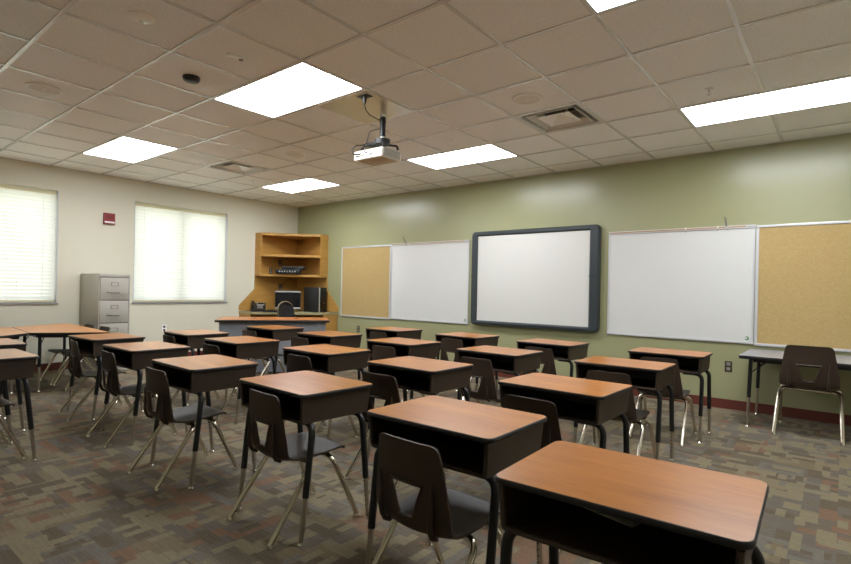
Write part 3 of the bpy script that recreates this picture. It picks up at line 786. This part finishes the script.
ORD = ['first', 'second', 'third', 'fourth', 'fifth', 'sixth']
ROWS = [
 ('row nearest the whiteboards', [(3.978,-1.487,-.045),(5.073,-1.465,-.052),(6.094,-1.437,-.032),(7.188,-1.415,.015)]),
 ('second row from the whiteboards', [(2.924,-2.481,-.017),(4.004,-2.538,-.016),(5.068,-2.527,-.029),(6.105,-2.474,-.028),(7.134,-2.438,.01)]),
 ('third row from the whiteboards', [(3.028,-3.52,-.05),(4.003,-3.579,-.022),(5.088,-3.488,-.001),(6.132,-3.55,-.025),(7.178,-3.567,-.026)]),
 ('long row nearest the camera', [(2.97,-4.347,.031),(3.98,-4.412,-.008),(5.112,-4.519,-.036),(6.149,-4.514,-.051),(7.153,-4.541,.001),(7.927,-4.814,.036)]),
]
CHR = {(3,4): -.05, (3,3): -.085, (3,2): -.02, (3,1): -.05, (3,0): -.12, (0,3): .015}
CHO = [ # chair offsets (dx, dy of back top)
 [(.02,-.30),(.02,-.31),(.05,-.41),(-.002,-.357)],
 [(.04,-.39),(-.02,-.39),(.05,-.33),(.05,-.44),(.02,-.40)],
 [(.0,-.29),(.05,-.34),(.05,-.32),(.03,-.43),(-.01,-.40)],
 [(.03,-.277),(.035,-.300),(-.027,-.306),(.015,-.261),(.052,-.355),None],
]

# ------------------------------------------------------------------ student chairs
def smoothrows(ctrl, sub):
    out = []; n = len(ctrl)
    for i in range(n-1):
        p0, p1, p2, p3 = ctrl[max(i-1,0)], ctrl[i], ctrl[i+1], ctrl[min(i+2,n-1)]
        for k in range(sub):
            t_ = k/sub
            out.append(tuple(.5*((2*b_)+(-a+c_)*t_+(2*a-5*b_+4*c_-d_)*t_*t_+(-a+3*b_-3*c_+d_)*t_**3) for a, b_, c_, d_ in zip(p0,p1,p2,p3)))
    out.append(ctrl[-1]); return out
def make_chair():
    Cc = thing('classroom_chair', '', 'chair', group='brown plastic classroom chairs')
    # (y, z, half width, hole half width, edge curl)
    back = [(-.196,.676,.108,.05,.006),(-.1958,.672,.128,.06,.008),(-.195,.660,.140,.066,.010),(-.193,.635,.147,.07,.014),(-.191,.59,.155,.072,.018),
            (-.189,.532,.164,.074,.022),(-.187,.49,.170,.060,.024),(-.185,.45,.176,.047,.026),(-.182,.412,.178,.034,.028),(-.175,.385,.178,.034,.028),(-.160,.363,.177,.034,.026),(-.132,.351,.176,.034,.022)]
    seat = [(-.160,.363,.177,.034,.026),(-.132,.351,.176,.034,.022),(-.085,.348,.176,.026,.016),(-.03,.353,.176,.03,.010),(.05,.361,.177,.04,.006),(.12,.370,.176,.05,.003),(.165,.376,.172,.05,.0),(.188,.372,.165,.05,-.002),(.197,.360,.155,.05,-.002)]
    def grid(ctrl, sub, nrm_back):
        R = smoothrows(ctrl, sub); rows = []
        for i, (y, z, hw, hx, cu) in enumerate(R):
            a = R[max(i-1,0)]; c_ = R[min(i+1,len(R)-1)]; ty, tz = c_[0]-a[0], c_[1]-a[1]; l = math.hypot(ty, tz)
            ny, nz = -tz/l, ty/l   # towards the sitter
            xs_ = [-hw,-.93*hw,-.8*hw,-.6*hw,-hx,-hx/2,0,hx/2,hx,.6*hw,.8*hw,.93*hw,hw]
            rows.append([(x, y+ny*cu*(abs(x)/hw)**2.2, z+nz*cu*(abs(x)/hw)**2.2) for x in xs_])
        return rows
    rb = grid(back, 3, True)
    hole = lambda i, j: 15 <= i < 24 and 4 <= j <= 7
    mb = solid(rb, .009, hole)
    loop = [rb[15][j] for j in range(4, 9)]+[rb[i][8] for i in range(16, 25)]+[rb[24][j] for j in range(7, 3, -1)]+[rb[i][4] for i in range(23, 15, -1)]
    mb.tube([(x, y-.004, z) for x, y, z in loop], .0065, 8, closed=True)
    for sx in (-1, 1):   # ribs on the rear face
        pts = []
        for i in range(14, 33, 3):
            y, z = rb[i][6][1], rb[i][6][2]; pts.append((sx*(.122-.010*(i-14)/19), y-.006-(.006 if i > 20 else 0), z))
        mb.tube(pts, [.003,.006,.008,.009,.010,.010,.008][:len(pts)], 8)
    mb.build('backrest', M['chair'], Cc, ang=50)
    rs = grid(seat, 3, False)
    mb = solid(rs, .010)
    for sx in (-1, 1):   # moulded sockets that hold the frame
        mb.box(sx*.115-.022, sx*.115+.022, -.045, .0, .330, .352, .004); mb.box(sx*.115-.022, sx*.115+.022, .075, .118, .340, .366, .004)
    mb.build('seat', M['chair'], Cc, ang=50)
    for sx in (-1, 1):
        for (yc, zc, yf) in ((-.022, .331, -.25), (.096, .340, .25)):
            lg = MB().tube(fillet([(0, yc, zc), (sx*.186, yc, zc), (sx*.201, yf, .012)], .055, 7), .0132, 12).build('leg', M['chrome'], Cc, ang=60)
            MB().lathe([(.015,0),(.0175,.004),(.0165,.010),(.0145,.018),(.001,.018)], 14, (sx*.201, yf-(.004 if yf > 0 else -.004), 0)).build('glide', M['glide'], lg)
    return Cc

desk0 = make_desk(); chair0 = make_chair(); used = {'d': False, 'c': False}
def place_desk(x, y, a, lbl):
    o = desk0 if not used['d'] else copy_tree(desk0); used['d'] = True
    o.location = (x, y, 0); o.rotation_euler = (0, 0, a); o['label'] = lbl; return o
def place_chair(x, y, a, lbl, sc=(1,1,1)):
    o = chair0 if not used['c'] else copy_tree(chair0); used['c'] = True
    o.location = (x, y, 0); o.rotation_euler = (0, 0, a); o.scale = sc; o['label'] = lbl; return o
for ri, (rn, ds) in enumerate(ROWS):
    for di, (x, y, a) in enumerate(ds):
        last = di == len(ds)-1
        which = ORD[di]
        if ri == 3 and last: place_desk(x, y, a, 'nearest wood topped student desk, no chair at it, at lower right')
        else: place_desk(x, y, a, f'{which} wood topped student desk from the left in the {rn}')
        co = CHO[ri][di]
        if co:
            ca = CHR.get((ri, di), a+random.uniform(-.02, .02))
            place_chair(x+co[0], y+co[1]+.195, ca, f'brown plastic chair at the {which} student desk from the left, {rn}')
place_desk(3.875, -5.385, 0, 'student desk cut by the left edge, nearer of the two there')
place_desk(2.965, -5.235, 0, 'student desk cut by the left edge, behind the nearer one')
place_chair(3.875, -5.46, 0, 'brown plastic chair at the nearer desk cut by the left edge')

# the large chair at the grey table
place_chair(8.145, -.605, 0, 'larger brown plastic chair with its back to us at the grey table', (1.17, 1.12, 1.16))
# chairs at the trapezoid table, facing the other way
place_chair(1.03, -4.05, PI, 'brown plastic chair at the trapezoid table, nearer the window wall')
place_chair(1.50, -4.04, PI, 'brown plastic chair at the trapezoid table, farther from the window wall')

# paper in the nearest desk
PP = tag(MB().box(-.10, .10, -.06, .06, 0, .004, .001).build('folded_paper', M['paper']), 'grey sheet of paper lying inside the nearest student desk', 'paper')
PP.location = (7.851, -4.728, .5665); PP.rotation_euler = (0, 0, -.24)

# ------------------------------------------------------------------ tables
def table(name, poly, h, legs, m, lbl, cat='table', grp=None, edge='edge'):
    cx = sum(p[0] for p in poly)/len(poly); cy = sum(p[1] for p in poly)/len(poly)
    Tb = thing(name, lbl, cat, (cx, cy, 0), 0, grp)
    loc = [(x-cx, y-cy) for x, y in poly]
    r = []
    for i in range(len(loc)):
        a, b_, c_ = Vector(loc[i-1]), Vector(loc[i]), Vector(loc[(i+1) % len(loc)])
        u, v = (a-b_).normalized(), (c_-b_).normalized()
        for k in range(5):
            t_ = k/4; r.append(tuple((b_+u*.03)*(1-t_)**2+b_*2*t_*(1-t_)+(b_+v*.03)*t_*t_))
    tp = MB().prism(r, h-.026, h).build('tabletop', m, Tb, smooth=False)
    MB().band(r, [(-.003,h-.03),(.002,h-.03),(.005,h-.02),(.005,h-.008),(.002,h-.001),(-.0,h-.001),(-.003,h-.006)]).build('edge_band', M[edge], tp, ang=60)
    MB().prism([(x*.86, y*.8) for x, y in loc], h-.062, h-.026).build('apron', M['black_metal'], Tb, smooth=False)
    for x, y in legs:
        x -= cx; y -= cy
        lg = MB().tube([(x*.985, y*.985, h-.026), (x, y, .27)], .0165, 12).build('leg', M['black_metal'], Tb)
        MB().tube([(x, y, .28), (x*1.01, y*1.01, .012)], .012, 12).build('leg_extension', M['nickel'], lg)
        MB().lathe([(.015,0),(.017,.004),(.012,.014),(.001,.014)], 12, (x*1.01, y*1.01, 0)).build('glide', M['glide'], lg)
        MB().tube([(x*.985, y*.985, h-.16), (x*.985*.80, y*.985*.75, h-.05)], .005, 6).build('brace', M['black_metal'], lg)
    return Tb
table('trapezoid_table', [(.647,-4.545),(1.60,-4.60),(2.02,-3.97),(.25,-3.865)], .65, [(.80,-4.46),(1.545,-4.50),(1.86,-4.04),(.50,-3.97)], M['laminate_table'], 'trapezoid wood topped table before the filing cabinet, with two chairs', 'table', 'trapezoid tables')
table('trapezoid_table', [(.50,-5.30),(2.22,-5.30),(1.605,-4.612),(.64,-4.557)], .65, [(.72,-5.2),(2.0,-5.2),(1.46,-4.72),(.80,-4.70)], M['laminate_table'], 'trapezoid wood topped table cut by the left edge beneath the window', 'table', 'trapezoid tables')
table('activity_table', [(7.625,-.79),(9.10,-.79),(9.10,-.03),(7.625,-.03)], .655, [(7.70,-.715),(9.02,-.715),(9.02,-.10),(7.70,-.10)], M['grey_top'], 'grey topped folding table against the green wall at right', 'table')

# ------------------------------------------------------------------ world, camera
wd = bpy.data.worlds.new('overcast sky'); S.world = wd; wd.use_nodes = True
k = NT(wd.node_tree); bg = wd.node_tree.nodes['Background']
bg.inputs[0].default_value = (.93, .97, 1.0, 1); bg.inputs[1].default_value = 1.25

sl = bpy.data.lights.new('added_sun', 'SUN'); sl.energy = 4.5; sl.angle = .02; sl.color = (1, .97, .92)  # sun added to brighten the ground and bounce light onto the ceiling
so = bpy.data.objects.new('added_sun', sl); COL.objects.link(so)
so.rotation_euler = Vector((-.55, -.25, -1)).to_track_quat('-Z', 'Y').to_euler()
cam = bpy.data.cameras.new('camera'); co = bpy.data.objects.new('camera', cam); COL.objects.link(co); S.camera = co
F, YAW, PIT, ROL = 516.33, .6722, -.0016, .0205
f = Vector((-math.sin(YAW)*math.cos(PIT), math.cos(YAW)*math.cos(PIT), math.sin(PIT)))
r = Vector((math.cos(YAW), math.sin(YAW), 0)); u = r.cross(f)
r2 = r*math.cos(ROL)+u*math.sin(ROL); u2 = -r*math.sin(ROL)+u*math.cos(ROL)
R3 = Matrix((r2, u2, -f)).transposed()
co.matrix_world = Matrix.Translation((8.3668, -6.2341, 1.1941)) @ R3.to_4x4()
cam.sensor_width = 36; cam.lens = F*36/851; cam.shift_x = -7.4439/851; cam.shift_y = 8.6472/851
cam.clip_start = .05; cam.clip_end = 200

S.view_settings.view_transform = 'Standard'; S.view_settings.look = 'None'
S.view_settings.gamma = 1; S.view_settings.use_curve_mapping = False
S.view_settings.exposure = 1.42
S.cycles.use_denoising = True
S.cycles.max_bounces = 10; S.cycles.diffuse_bounces = 6
S.cycles.sample_clamp_indirect = 8
